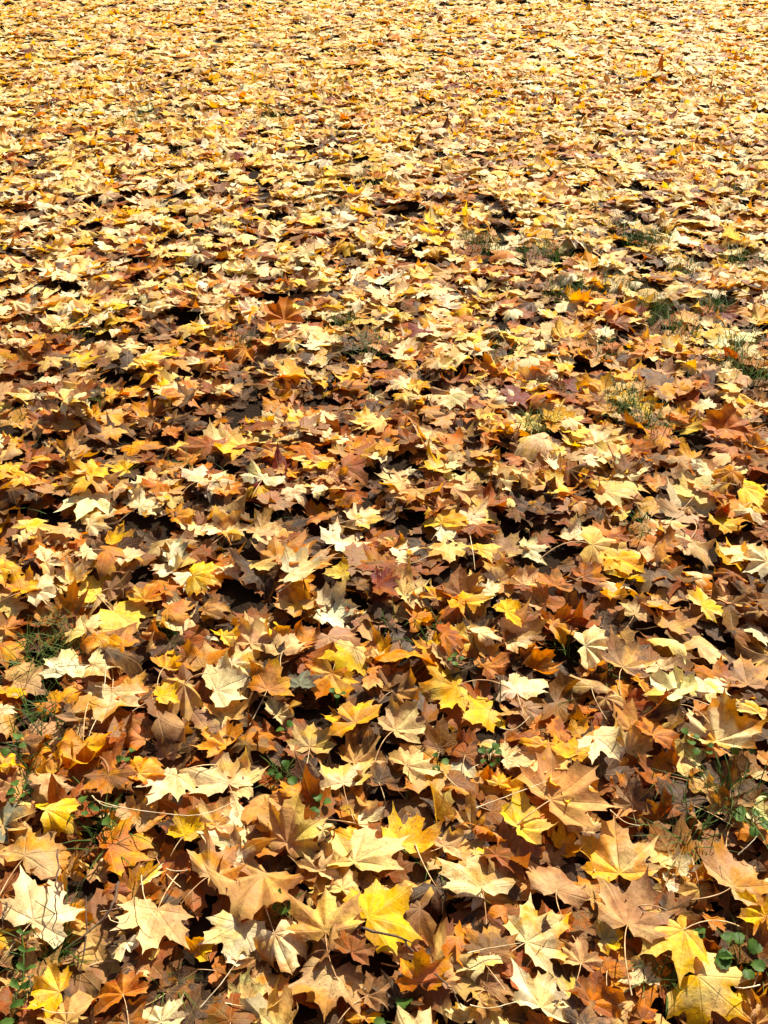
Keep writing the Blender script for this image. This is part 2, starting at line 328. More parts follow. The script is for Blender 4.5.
# ------------------------------------------------------------------ leaves copied one by one from the photograph
# px, py, width px, tip direction (clockwise, 0 = away), colours, options, nickname (landmarks), label (landmarks)
HEROES = r"""
42 903 84 20 CW t|broad cream leaf|broad cream maple leaf crossed by a thin forked black twig
72 924 56 150 GO l
152 928 84 190 TC te|pale leaf with upright stalk|pale tan maple leaf with its thin stalk rising behind, above a small curled cream leaf
125 948 36 200 WC c
46 990 62 270 YY t|lemon leaf by the sprig|bright yellow maple leaf lying beside a feathery green sprig
3 942 42 100 YG -
119 988 64 330 OR t|deep orange leaf|deep orange maple leaf with upturned lobes among tan and brown leaves near the black twigs
72 1009 68 20 AT -
162 1012 58 350 CW -
130 1014 52 10 BR l
82 955 54 10 PT c
180 982 56 40 DB l
155 953 62 90 RB l
133 978 38 200 TC -
35 1015 44 60 RB l
4 1000 44 20 BR l
32 940 34 20 BT l
252 886 110 200 AT tb|large blotched apricot leaf|largest apricot brown maple leaf, with dark blotches, lying in front of the upright tan star
233 940 70 190 WC t|wavy whitish leaf|whitish maple leaf with wavy lobes and specks in front of the large blotched apricot leaf
283 950 80 160 CT -
328 976 80 190 TA tb|tan leaf with orange patch|tan maple leaf with one orange patch, lying over the edge of a cream one
328 998 60 180 CQ -
283 1010 62 30 LT -
272 980 48 20 TA -
327 914 76 0 AQ te|buff fan leaf|flat buff yellow maple leaf spread like a fan against the vivid yellow one
338 880 62 0 QC -
388 911 88 60 YY t|vivid yellow leaf|vivid yellow maple leaf with a dark twig across it, beside a grey brown leaf
244 918 32 40 OB -
253 965 36 200 TB c
230 1009 62 0 BR s
363 1015 42 0 GY -
197 945 40 20 GY cu
222 972 42 100 OB l
356 945 44 30 RB l
375 990 48 60 BP -
447 902 84 150 KD tc|shrivelled grey leaf|shrivelled dark grey brown maple leaf with curled veined lobes
478 868 76 355 CT te|cream star leaf|cream maple leaf like a star with long pointed lobes above a curled cream scrap
478 897 42 180 CW c
505 910 48 20 OB -
490 940 62 10 BA -
474 958 50 330 CQ -
424 968 60 0 OG tu|small upright orange leaf|orange maple leaf standing up with glowing lobes above a small green plant
546 930 82 60 CG te|cream leaf flushed gold|cream maple leaf flushing to gold on one half, its pale stalk pointing at brown leaves
543 990 74 20 WC th|torn whitish leaf|whitish maple leaf with a torn brown hole near one side
462 1018 42 0 CQ -
495 1017 42 20 CQ -
447 972 38 20 PT -
492 980 48 40 BP c
487 1000 42 80 AB c
400 990 48 20 KD l
545 1020 48 10 RO l
396 945 48 60 TP -
668 935 84 250 YQ te|five pointed yellow leaf|clear yellow maple leaf with five sharp points, its stalk meeting the butter yellow leaf
715 992 92 150 QY te|butter yellow leaf|broad butter yellow maple leaf beside green herb leaves, touching the five pointed leaf
638 972 50 0 CW -
611 962 50 30 RO -
597 993 62 20 RO -
588 1016 52 40 KP -
642 1012 40 10 RO -
633 903 88 30 TP te|tan leaf with raised midrib|large pinkish tan maple leaf with raised midrib, in front of the big half gold leaf
610 936 40 90 LY s
582 950 58 20 TP -
755 918 54 270 GY t|golden leaf at a tan fold|smooth golden maple leaf curling up beside a tan leaf with long stalk
737 879 76 45 TA te|tan leaf with white stalk|tan maple leaf whose white stalk points across an orange fold
697 893 58 180 AT c
706 868 44 340 GO u
676 880 32 90 WP -
662 857 40 40 QC -
682 862 34 60 CW -
618 850 88 10 GC t|big half gold leaf|largest golden maple leaf, gold across its upper lobes and cream along the lower edge
606 875 32 200 WC c
595 891 54 40 AO -
556 878 70 20 TP te|pink tan star leaf|pinkish tan maple leaf like a star with two ruffled lobes and long pale stalk
568 843 42 60 YG -
752 980 42 100 GY -
755 1012 54 20 AQ -
712 950 48 20 RB c
760 950 50 20 DB l
672 987 28 0 PB -
686 1010 36 150 CP -
36 848 78 20 TA te|pointed tan leaf|tan maple leaf with five long points in front of a greyish leaf
3 845 50 20 AB -
16 817 52 60 VT -
60 806 64 60 YY tc|curved yellow strip leaf|yellow maple leaf curved into a banana like strip over green herbs
40 793 38 300 QC -
108 782 52 180 BO t|russet hanging leaf|russet brown maple leaf pointing downward in front of the drooping golden leaf
52 778 54 40 TB -
82 750 88 180 GY tc|drooping golden leaf|golden maple leaf drooping over dark gaps in front of the cream and gold leaf
50 766 42 300 GA c
148 768 56 40 GO -
163 787 60 210 CW t|cream wedge leaf|cream maple leaf like a wedge in front of a golden one, above freckled tan
143 810 58 20 TA s
113 812 36 300 CP -
123 827 48 60 GA -
130 846 78 60 OG t|wide orange leaf|wide orange maple leaf behind a narrow folded yellow leaf
151 870 38 40 YW tf|narrow folded yellow leaf|narrow yellow and white maple leaf folded in half on rusty leaves
173 866 48 180 RO c
190 827 48 20 YY ts|freckled yellow leaf|round yellow maple leaf thickly freckled with brown spots
105 868 48 90 TP l
72 866 40 10 TA u
118 886 38 0 RO c
72 838 34 20 RB l
92 852 34 90 DR l
288 822 78 20 AQ tu|upright tan star|tan maple leaf standing up as a clean star above a brown stalk
218 770 78 350 CT t|crowned cream leaf|cream maple leaf with crown like points in front of a golden brown pair
250 781 54 80 TC -
262 801 68 340 AT -
222 816 50 20 TA -
345 773 60 350 CQ te|cream leaf on a tilted stalk|cream maple leaf with sharp points and a pale stalk beside dark gap and herbs
362 810 52 330 CW c
350 796 44 20 BO l
365 846 84 10 QC t|half yellow pleated leaf|yellow maple leaf with pleated cream lower lobes behind the buff fan leaf
342 836 44 320 YG -
322 858 48 20 TC -
302 873 38 0 OB c
218 857 66 45 TA te|tan leaf with straight ribs|tan maple leaf with straight ribs beside the freckled yellow leaf
250 850 50 60 WP -
258 834 48 90 BR l
292 788 34 20 GO -
322 823 38 90 LW c
438 800 58 10 YQ tfu|standing folded yellow leaf|yellow maple leaf folded in half and standing on edge with a pale rim
457 790 38 20 OA c
472 812 38 0 TA cu
412 833 70 20 YG ts|frilled yellow leaf|yellow maple leaf with frilled edge and fine brown freckles beside tan leaves
499 779 28 20 YY tn|little round yellow leaf|smallest bright yellow leaf, round, alone on dark brown leaves
528 820 66 60 YQ t|ragged yellow leaf|yellow maple leaf with ragged tips lying on an orange one
556 808 72 60 OG -
482 838 46 20 AO c
450 843 50 40 TC -
430 856 48 60 TA -
505 852 52 30 RB -
545 853 44 20 BP -
572 783 100 60 AT tbe|giant tan leaf|giant tan maple leaf with pale midrib and a long straw coloured stalk
418 758 64 60 TC t|smooth tan leaf|smooth tan maple leaf with squared lobes in front of the ruffled tan star
395 865 44 20 RB l
506 882 44 20 DK l
516 757 40 90 CW -
700 782 46 10 AT tc|curled fist leaf|tan maple leaf curled up tightly like a fist among dark leaves and grass
633 795 46 10 PK tu|greyish spear leaf|greyish pink maple leaf standing up like a spear head
655 768 60 300 RO -
662 806 52 10 BR u
645 813 40 20 BT u
690 757 54 80 QC -
693 822 40 30 AP c
723 798 42 0 TB u
757 826 54 20 OG t|orange leaf by the grass|bright orange maple leaf with curled lobes beside tall grass blades and herbs
738 843 42 20 PB c
742 790 54 60 DP l
750 765 48 20 TB -
585 822 38 20 TC -
68 661 58 350 WC t|white pointed leaf|whitest maple leaf, sharply pointed, beside a clump of dark grass
105 664 50 90 CT -
81 626 46 340 QC t|lower lemon cream leaf|pale yellow maple leaf in front of a dark grassy hollow
126 618 68 120 YQ t|yellow leaf with cream wing|bright yellow maple leaf with a creased cream wing beside the lemon cream one
94 643 40 180 GO -
117 643 46 300 OG -
155 642 52 90 OT r
168 660 42 20 GY tc|golden ring leaf|golden maple leaf curled round into a ring
208 656 66 20 AO -
136 683 50 20 OA -
168 694 42 60 YY t|small tilted yellow leaf|small yellow maple leaf tilted beside large brown crinkled leaves
106 702 80 180 CA te|cream and gold leaf|cream maple leaf turning gold at one side with two stalks hanging below
58 700 48 320 OG -
32 676 62 60 TP ts|freckled pink tan leaf|pinkish tan maple leaf, finely freckled, behind an orange one
10 686 52 20 GY -
14 645 56 60 OG -
15 622 50 20 OR -
70 718 50 80 DP c
170 720 90 60 BP tc|big crinkled brown leaf|big crinkled purplish brown maple leaf in front of the small tilted yellow leaf
140 736 54 300 OB -
184 742 44 40 KD -
168 746 34 0 PT u
10 722 38 60 TA -
5 709 30 20 CW -
35 742 50 80 BA c
6 760 38 20 GY -
120 732 38 90 PR l
228 682 64 60 CW t|cream wing leaf|cream maple leaf spread like a wing in front of big apricot leaves
272 676 58 20 OG t|orange leaf by grey|orange maple leaf with rounded lobes beside a greyish green leaf
304 666 38 10 VK t|greyish green leaf|smooth greyish green leaf standing between two orange maple leaves
328 682 60 200 GO t|amber drooping leaf|amber maple leaf drooping toward a tiny green herb
347 660 60 200 QY t|ragged cream yellow leaf|ragged maple leaf, cream above and yellow below, behind the amber drooping leaf
350 713 62 330 GY t|golden bird leaf|golden maple leaf with spread lobes like a bird in flight
284 704 48 60 CP -
230 703 52 20 AT -
252 735 62 10 BO -
218 738 54 300 GO -
258 637 52 20 TC -
230 632 46 60 YG -
246 655 56 40 CQ -
290 648 50 20 TC -
278 635 40 330 GY c
307 636 46 20 OB -
312 737 54 0 TQ t|twisted tan star|tan maple leaf twisted into a narrow star with one bright golden rib
365 750 66 40 AT -
376 676 48 90 OT -
378 654 32 20 CQ -
408 655 70 350 GO t|golden orange leaf|large golden orange maple leaf with upright lobes beside a dark wet hollow
440 690 70 250 YG t|long winged yellow leaf|yellow maple leaf with long lobes like wings above lemon yellow one
480 716 54 250 YY t|lemon moth leaf|lemon yellow maple leaf like a moth, above trailing green herbs
521 682 64 0 WC te|ivory leaf with stalk|ivory maple leaf with three points and its stalk toward the viewer
494 661 50 60 OR -
540 665 50 40 GO -
406 722 62 40 TC t|ruffled tan star|pale tan maple leaf with many ruffled points in front of the long winged yellow leaf
443 735 54 10 PB u
511 711 34 0 AT -
535 706 64 60 PB l
530 731 48 20 RO -
540 746 42 20 GO -
566 728 44 60 OR -
570 750 40 20 GY -
468 750 48 20 RD l
428 644 34 320 GY -
458 637 52 80 RO t|rusty sheet leaf|flat rusty red maple leaf beside a dark green hollow
485 631 46 60 CT -
525 636 58 80 CT -
450 655 44 60 TP -
400 683 60 60 BA l
598 646 60 80 CW t|cream dart leaf|cream maple leaf with long darting points beside a pinkish tan one
628 656 58 40 PT t|pink tan sail leaf|pinkish tan maple leaf like a sail with curled rim beside the cream dart leaf
652 658 48 0 CP c
674 644 52 20 QC -
706 644 58 60 TC t|buff leaf at dark gap|buff cream maple leaf with pointed lobes over a black gap
743 672 62 10 PT t|dusky pink leaf|dusky pink brown maple leaf with sharp points beside black gaps
708 691 46 170 WQ t|pale boot leaf|very pale cream maple leaf shaped like a boot, behind the cream and gold fan
722 730 80 30 CG t|cream and gold fan|fan shaped maple leaf, cream on one side and gold on the other, beside green herbs
641 683 34 60 GO c
625 690 38 120 GO -
590 685 54 20 TP tc|arched pinkish leaf|pinkish tan maple leaf arched like a bridge over orange leaves
612 704 50 150 TP -
645 715 62 60 AQ -
661 727 52 40 OR t|rust orange sharp leaf|rusty orange sharp edged maple leaf lying over apricot one
590 732 46 60 GO s
604 746 60 150 CW t|cream split leaf|cream maple leaf split into two long lobes, in front of a golden spotted one
630 743 50 40 CT -
757 705 54 20 QG t|cupped yellow cream leaf|cupped yellow and cream maple leaf beside dark red brown
758 630 44 60 CW -
580 706 40 40 RO -
38 528 48 20 QY t|primrose leaf|primrose yellow maple leaf with rounded lobes behind pale cream stars
56 553 50 60 CT -
75 565 44 20 CQ -
87 545 40 40 CT -
101 520 46 60 CT -
122 541 48 60 GY t|golden slab leaf|bright golden maple leaf lying flat over an orange one
118 560 58 80 OA -
8 571 44 100 YG -
26 585 44 20 GY -
43 590 46 70 CW -
8 602 44 20 QC -
72 602 46 20 BO -
48 607 40 60 AB -
148 591 42 20 GO t|square golden leaf|small squarish golden maple leaf with dark brown gap behind
120 582 48 60 BP -
178 552 46 60 WV -
180 606 54 60 OA -
182 514 40 60 OG -
230 526 50 20 CP -
265 532 52 60 TC -
303 565 64 70 WC t|long ivory leaf|long ivory maple leaf with forked points over a black gap
258 560 44 20 QT -
292 548 58 30 AO -
230 565 40 20 CW -
203 579 48 100 YG t|mustard leaf|mustard yellow maple leaf with smooth surface beside whitish one
347 538 56 60 WC t|ivory double leaf|ivory maple leaf with torn double lobes behind orange brown leaf
296 608 52 190 TA -
322 512 60 80 OA -
365 513 46 60 CQ -
215 610 50 60 AB -
258 623 46 20 TC -
388 581 48 80 XR t|dark red leaf|dark red maple leaf, half sunk among brown leaves
446 510 48 10 YG ts|freckled yellow crown|freckled yellow maple leaf like a crown above a white cream leaf
451 529 46 90 WC t|white scoop leaf|white cream maple leaf like a scoop in front of the freckled yellow crown
448 554 46 190 QA ts|speckled buff leaf|speckled buff yellow maple leaf with square lobes beside a curled cream sliver
490 549 46 60 YQ t|soft yellow leaf|soft yellow maple leaf over a black hollow
397 543 34 40 OA -
410 553 36 60 WC c
536 549 40 90 CW -
500 570 38 20 WP u
485 589 34 300 CW -
527 580 50 20 TC ts|lacy tan leaf|lacy tan maple leaf with fine spots and holes beside an orange brown one
556 579 42 10 OB t|orange brown slab|smooth orange brown maple leaf standing tilted beside a lacy tan leaf
470 605 48 120 YG t|deep yellow bent leaf|deep yellow maple leaf bent over brown ribs
513 616 46 60 YY t|sunny yellow leaf|sunny yellow maple leaf with drooping points above rusty sheet leaf
437 590 32 20 GY c
415 588 44 60 QC -
425 612 48 60 OG -
457 583 46 350 BP u
560 620 46 60 AG -
575 532 42 20 CW -
711 601 52 60 QY t|smooth butter leaf|smooth pale butter yellow maple leaf with a straight midrib
622 565 50 180 YG t|hanging yellow leaf|yellow maple leaf hanging down beside a greyish strip
666 538 48 20 OB t|copper leaf|copper orange maple leaf standing over dark hollow
660 561 34 180 GB -
612 533 44 60 OR -
729 516 44 60 YG t|yellow leaf beside cream|clear yellow maple leaf with a cream leaf against it
750 511 40 40 CW -
757 558 46 300 WC t|pale star at a brown drift|pale cream star shaped maple leaf next to a drift of pinkish brown leaves
643 555 44 20 TC -
677 617 46 40 AT t|honey leaf|honey coloured maple leaf with blunt points beside dark brown leaves
638 603 44 20 TP -
705 578 40 60 CO -
592 573 40 60 RO t|rust leaf by the strip|rusty maple leaf lying beside a grey green strip
615 592 34 120 GY -
"""
FAR_MARKS = r"""
284 318 46 5 OO tv|lone orange leaf|clear orange maple leaf lying alone among much paler leaves
725 426 48 20 OR tv|brick orange leaf|brick orange maple leaf lying at the far side of cream and tan leaves
"""
heroes = []
for ln in (HEROES+FAR_MARKS).strip().splitlines():
    if not ln.strip(): continue
    parts = ln.split('|'); f = parts[0].split()
    if len(f) < 6: f.append('-')
    heroes.append(dict(px=float(f[0]), py=float(f[1]), w=float(f[2]), ang=float(f[3]), col=f[4], opt=f[5],
                       nick=parts[1] if len(parts) > 1 else None, label=parts[2] if len(parts) > 2 else None))

# ------------------------------------------------------------------ litter: where every other leaf lies
def weights(**kw):
    w = np.zeros(len(KEYS))
    for k, v in kw.items(): w[KEYS.index(k)] = v
    return w/w.sum()
W_UNDER = weights(B=.36, D=.24, R=.18, T=.04, A=.09, O=.11, P=.03, K=.01)
W_DARK = weights(B=.33, D=.34, R=.17, O=.05, A=.04, T=.02, P=.03, K=.04)
W_RUS = weights(R=.2, B=.26, O=.2, D=.12, A=.1, T=.07, G=.03, P=.03)
W_MID = weights(C=.18, W=.05, T=.16, A=.11, Q=.12, Y=.10, G=.11, O=.11, R=.07, B=.07, D=.03, P=.02, X=.006)
W_FAR = weights(C=.43, W=.19, T=.05, A=.03, Q=.27, Y=.06, G=.035, O=.03, R=.025, B=.015, X=.012, D=.006)

def scatter(d0, d1, dens, margin=.5):
    """random points over the wedge the camera sees plus a margin each side"""
    area = (d1-d0)*2*(margin+.40*(d1+d0)/2+.25)
    n = int(area*dens)
    y = rng.uniform(d0, d1, n*3); half = margin+.25+.40*y
    keep = rng.uniform(0, 1, n*3) < half/half.max()
    y = y[keep][:n]; half = half[keep][:n]
    return np.stack([rng.uniform(-1, 1, len(y))*half, y], -1)

def cells_noise(xy, s, seed):
    """cheap smooth value noise, -1..1"""
    r2 = np.random.default_rng(seed); G = r2.uniform(-1, 1, (64, 64))
    p = xy/s; i = np.floor(p).astype(int); f = p-i; f = f*f*(3-2*f)
    g = lambda a, b: G[(i[:, 0]+a) % 64, (i[:, 1]+b) % 64]
    return (g(0, 0)*(1-f[:, 0])+g(1, 0)*f[:, 0])*(1-f[:, 1])+(g(0, 1)*(1-f[:, 0])+g(1, 1)*f[:, 0])*f[:, 1]

def pick_cols(n, w):
    ids = rng.choice(len(KEYS), n, p=w) if w.ndim == 1 else np.array([rng.choice(len(KEYS), p=q) for q in w])
    base = np.array([COL[k][0] for k in KEYS])
    c1 = base[ids]
    # the second tone: a neighbouring colour or the same
    near = {'C': 'CWTQ', 'W': 'WC', 'T': 'TCAP', 'A': 'ATO', 'Q': 'QYC', 'Y': 'YQG', 'G': 'GYO', 'O': 'OGR', 'R': 'ROB', 'B': 'BRTD', 'D': 'DB', 'K': 'KD', 'P': 'PTB', 'V': 'V', 'L': 'L', 'X': 'X'}
    j = np.array([KEYS.index(random.choice(near[KEYS[i]])) for i in ids])
    c2 = base[j]
    c1 = np.clip(c1*(1+rng.normal(0, .13, (n, 1)))*(1+rng.normal(0, .05, (n, 3))), .004, .84)
    c2 = np.clip(c2*(1+rng.normal(0, .13, (n, 1)))*(1+rng.normal(0, .05, (n, 3))), .004, .84)
    return c1, c2, ids

GRASS = [(47, 952, 16, 90, .075), (52, 648, 26, 110, .07), (45, 725, 26, 80, .07), (20, 790, 18, 60, .07), (655, 972, 14, 50, .07), (685, 835, 14, 50, .09),
         (735, 805, 12, 40, .12), (722, 800, 8, 25, .12), (415, 632, 34, 70, .06), (105, 832, 14, 35, .07), (90, 810, 14, 40, .06), (640, 925, 8, 20, .07),
         (30, 1010, 16, 40, .06), (165, 975, 10, 25, .06), (600, 665, 10, 25, .06), (645, 530, 9, 40, .07), (593, 535, 7, 30, .07), (55, 632, 24, 60, .06),
         (175, 632, 14, 40, .05), (285, 905, 8, 25, .05), (565, 640, 8, 20, .05), (750, 960, 10, 20, .07), (280, 772, 10, 30, .05), (430, 865, 6, 10, .06),
         (550, 252, 18, 60, .07), (568, 290, 20, 70, .07), (640, 240, 14, 50, .07), (655, 240, 14, 40, .07), (620, 285, 14, 40, .06), (745, 372, 18, 60, .08),
         (712, 308, 14, 50, .07), (655, 310, 16, 40, .07), (625, 405, 18, 60, .07), (600, 350, 14, 40, .06), (530, 250, 14, 40, .06), (475, 243, 20, 60, .07),
         (490, 355, 20, 60, .06), (370, 345, 18, 50, .06), (345, 318, 12, 30, .06), (680, 330, 14, 40, .07), (745, 260, 14, 40, .07), (610, 222, 14, 40, .06),
         (735, 345, 12, 40, .07), (655, 428, 14, 50, .07), (685, 270, 14, 40, .07), (740, 190, 16, 40, .06), (70, 330, 14, 30, .05), (95, 395, 12, 30, .05),
         (140, 110, 20, 40, .06), (130, 118, 16, 30, .06), (370, 175, 16, 40, .06), (270, 112, 14, 30, .06), (240, 345, 10, 20, .06), (540, 420, 14, 40, .06)]
GC = []
for g in GRASS:
    c_, m_ = at(g[0], g[1], .03); GC.append((c_[0], c_[1], g[2]*m_))
def thin_out(xy, p):
    """leaves lie thinner where grass stands through"""
    keep = np.ones(len(xy), bool)
    for cx_, cy_, r_ in GC:
        inside = ((xy[:, 0]-cx_)/(r_*.95))**2+((xy[:, 1]-cy_)/(r_*1.1))**2 < 1
        keep &= ~(inside & (rng.uniform(0, 1, len(xy)) < p))
    return xy[keep]
# pile height, 1.5 cm cells
CELL = .015
HX0, HY0, HNX, HNY = -2.8, .3, 375, 305
HM = np.zeros((HNX, HNY))
def settle(V, follow=.6, lift=.002, write=True):
    """V (N,3) already rotated and scaled, centred on its x,y: find the height where it rests, raise the pile"""
    ix = np.clip(((V[:, 0]-HX0)/CELL).astype(int), 0, HNX-1); iy = np.clip(((V[:, 1]-HY0)/CELL).astype(int), 0, HNY-1)
    need = HM[ix, iy]-V[:, 2]
    z = np.quantile(need, follow)+lift
    z = max(z, .003-V[:, 2].min()*.6)
    if write: np.maximum.at(HM, (ix, iy), np.minimum(V[:, 2]+z, .09))
    return z

leaves = []        # every leaf near the camera: dict(V, T, c1, c2, par, stalk, hero)
def near_leaves(xy, w, curl, size, tilt, bare=.45, follow=.62):
    xy = thin_out(xy, bare); n = len(xy)
    if isinstance(w, tuple):                               # (near mix, far mix, start, end)
        f = np.clip((xy[:, 1]-w[2])/(w[3]-w[2])+.35*cells_noise(xy, .6, 9), 0, 1)[:, None]
        w = w[0]*(1-f)+w[1]*f
        rc, _m = at(190, 420, .03)                         # a browner drift
        g = .5*np.exp(-((xy[:, 0]-rc[0])/.75)**2-((xy[:, 1]-rc[1])/.42)**2)[:, None]
        w = w*(1-g)+W_RUS*g
    P = rand_shape(n, curl); B, o = shape(T_NEAR, P)
    R = rotm(rng.uniform(0, 6.28, n), rng.normal(0, tilt, n), rng.normal(0, tilt, n)+np.where(rng.uniform(0, 1, n) < .35, math.pi, 0))
    sz = np.clip(rng.normal(size, .028, n), .045, .18)
    B = np.einsum('mij,mnj->mni', R, B)*sz[:, None, None]; o = np.einsum('mij,mj->mi', R, o)*sz[:, None]
    ax = R @ np.array([0, -1., 0])
    c1, c2, ids = pick_cols(n, w)
    frec = np.where(rng.uniform(0, 1, n) < .3, rng.uniform(.3, .9, n), .15); brn = rng.uniform(0, .9, n)
    for i in range(n):
        V = B[i]+np.array([xy[i, 0], xy[i, 1], 0])
        z = settle(V, follow); V[:, 2] += z
        leaves.append(dict(V=V, T=T_NEAR, c1=c1[i], c2=c2[i], par=(rng.uniform(), frec[i], brn[i]), stalk=o[i]+[xy[i, 0], xy[i, 1], z], ax=ax[i], sz=sz[i],
                           hero=None, key=KEYS[ids[i]], curled=abs(P['bend'][i]) > 1.6))

# bottom litter under everything near, then the upper litter beyond the hand placed zone
near_leaves(scatter(.5, 2.1, 225, .35), W_DARK, .7, .12, .06)
near_leaves(scatter(2.05, 4.5, 200, .8), W_UNDER, .7, .122, .06)
near_leaves(scatter(.5, 2.1, 60, .35), W_DARK, 1.7, .105, .18)
near_leaves(scatter(.48, 2.05, 26, .35), W_MID, 1.3, .095, .16)
near_leaves(scatter(1.6, 2.1, 60, .3), W_MID, 1.2, .104, .14)
near_leaves(scatter(1.95, 4.5, 255, .8), (W_MID, W_FAR, 2.2, 3.5), 1.0, .101, .09, .45, .5)
# margins of the hand placed zone (outside the frame, for other viewpoints)
xy = scatter(.25, 2.1, 230, 1.25)
pxs, pys = project(np.c_[xy, np.full(len(xy), .03)])
near_leaves(xy[(pxs < -25) | (pxs > W+25) | (pys > H+25)], W_MID, 1.2, .115, .16)

hero_order = sorted(range(len(heroes)), key=lambda i: (0 if 'l' in heroes[i]['opt'] else 2 if 't' in heroes[i]['opt'] else 1, heroes[i]['py']*0 + (i*7919 % 101)))
for i in hero_order:
    h = heroes[i]; o = h['opt']
    P = rand_shape(1, .9 if 't' in o else 1.5)
    if 't' in o: P['bite'] *= .4
    if 'c' in o: P['bend'] = np.array([rng.choice([-1, 1])*rng.uniform(2.2, 3.4)]); P['tip'] *= 2.0; P['cup'] *= 1.6
    if 'r' in o: P['bend'] = np.array([7.0]); P['bdir'] = np.array([0.])
    if 'f' in o: P['crease'] = np.array([1.05]); P['bend'] *= .3
    if 't' in o and 'c' not in o: P['bend'] = np.clip(P['bend'], -.9, .9); P['tip'] = np.clip(P['tip'], 0, 2.0)
    V, so = shape(T_HERO, P)
    pt, mpp = at(h['px'], h['py'], .035)
    size = h['w']*mpp*1.0
    pitch, roll = rng.normal(.0, .12), rng.normal(0, .12)
    az = math.radians(h['ang']+rng.normal(0, 6))
    if 'v' in o: pitch, roll = .5, 0
    if 'u' in o: pitch = rng.uniform(.55, .8)*(1 if math.cos(az) > 0 else -1)
    if 'f' in o: roll = .5
    if 'l' in o: pitch, roll = rng.normal(0, .1, 2)
    R = rotm([az], [pitch], [roll])[0]
    V = V[0] @ R.T*size; so = R @ so[0]*size
    for last in (False, True):                     # where it rests, then once more at the spot that height gives
        Vw = V+np.array([pt[0], pt[1], 0])
        z = settle(Vw, .70 if 't' in o else .6, .003 if 't' in o else .001, last)
        if not last: pt, _ = at(h['px'], h['py'], z)
    V = Vw; V[:, 2] += z+(.02 if 'v' in o else 0)
    k1, k2 = h['col'][0], h['col'][-1]
    frec = rng.uniform(.75, 1) if 's' in o else (rng.uniform(.3, .6) if rng.uniform() < .35 else .2)
    brn = .9 if 'b' in o else rng.uniform(.0, .35) if 't' in o else rng.uniform(.1, .8)
    L = dict(V=V, T=T_HERO, c1=jitter_col(COL[k1][0], 1, .06)[0], c2=jitter_col(COL[k2][0], 1, .06)[0], par=(rng.uniform(), frec, brn),
             stalk=so+np.array([pt[0], pt[1], z]), ax=R @ np.array([0, -1., 0]), sz=size, hero=h, key=k1, curled='c' in o)
    leaves.append(L)

# ------------------------------------------------------------------ which near leaves show largest: cast a grid of rays from the lens
polys, owner, vv, off = [], [], [], 0
for li, L in enumerate(leaves):
    T = L['T']; vv.append(L['V'])
    fi = 0
    for s_ in T.sizes:
        polys.append((T.flat[fi:fi+s_]+off).tolist()); fi += s_
    owner += [li]*len(T.sizes); off += len(L['V'])
bvh = BVHTree.FromPolygons(np.concatenate(vv).tolist(), polys)
seen = np.zeros(len(leaves)); STEP = 3
acc = np.zeros((len(leaves), 2))
org = Vector((0, 0, CAM_H))
for py in range(300, H, STEP):
    for px in range(1, W, STEP):
        u = (px-W/2)/F; v = (H/2-py)/F
        hit = bvh.ray_cast(org, Vector((u, cp+v*sp, -sp+v*cp)).normalized(), 12)
        if hit[2] is not None:
            w_ = owner[hit[2]]; seen[w_] += 1; acc[w_] += (px, py)
del polys, bvh, vv
marks = [i for i, L in enumerate(leaves) if L['hero'] and L['hero']['nick'] and seen[i]*STEP*STEP >= 360]
rank = sorted(range(len(leaves)), key=lambda i: -seen[i])
single = set(marks)
for i in rank:
    if len(single) >= 300: break
    if seen[i] > 0: single.add(i)
print('LEAVES near', len(leaves), 'heroes', len(heroes), 'hero singles', sum(1 for i in single if leaves[i]['hero']), 'min px', min(seen[i] for i in single)*STEP*STEP,
      'largest left out', max(seen[i] for i in range(len(leaves)) if i not in single)*STEP*STEP)

# ------------------------------------------------------------------ labels
def centre(i):
    return acc[i]/seen[i]
used, labels = set(), {}
for i in marks:
    labels[i] = leaves[i]['hero']['label']; used.add(labels[i])
mc = {i: centre(i) for i in marks}
def candidates(i):
    L = leaves[i]; c = centre(i)
    ms = sorted(marks, key=lambda m: np.hypot(*(mc[m]-c)))[:6]
    k = L['key']; colour = COL[k][1]
    if L['hero'] and L['hero']['col'][-1] != k and L['hero']['col'][-1] in 'GORYDX': colour2 = COL[L['hero']['col'][-1]][1]
    else: colour2 = None
    px_w = np.ptp(project(L['V'])[0])
    size = 'small ' if L['sz'] < .085 else 'large ' if L['sz'] > .145 else ''
    cond = 'curled ' if L['curled'] else ''
    if seen[i]*STEP*STEP < .30*px_w*px_w*.5: cond = 'partly hidden ' if not cond else cond
    heads = [f'{size}{cond}{colour} maple leaf']
    if colour2 and colour2 not in colour: heads.append(f'{size}{cond}{colour} and {colour2} maple leaf')
    heads.append(f'{cond}{colour} leaf')
    def rel(m):
        d = c-mc[m]
        if d[1] < -abs(d[0])*.9: return 'behind'
        if d[1] > abs(d[0])*.9: return 'in front of'
        return 'beside'
    nk = lambda m: leaves[m]['hero']['nick']
    for a in range(4):
        for b in range(a+1, 5):
            va, vb = mc[ms[a]]-c, mc[ms[b]]-c
            cosab = va @ vb/(np.hypot(*va)*np.hypot(*vb)+1e-6)
            if cosab < -.45:
                for hd in heads: yield f'{hd} between the {nk(ms[a])} and the {nk(ms[b])}'
    for hd in heads:
        for m in ms[:3]: yield f'{hd} {rel(m)} the {nk(m)}'
    for a in range(4):
        for b in range(a+1, 6):
            for hd in heads: yield f'{hd} {rel(ms[a])} the {nk(ms[a])}, {rel(ms[b])} the {nk(ms[b])}'
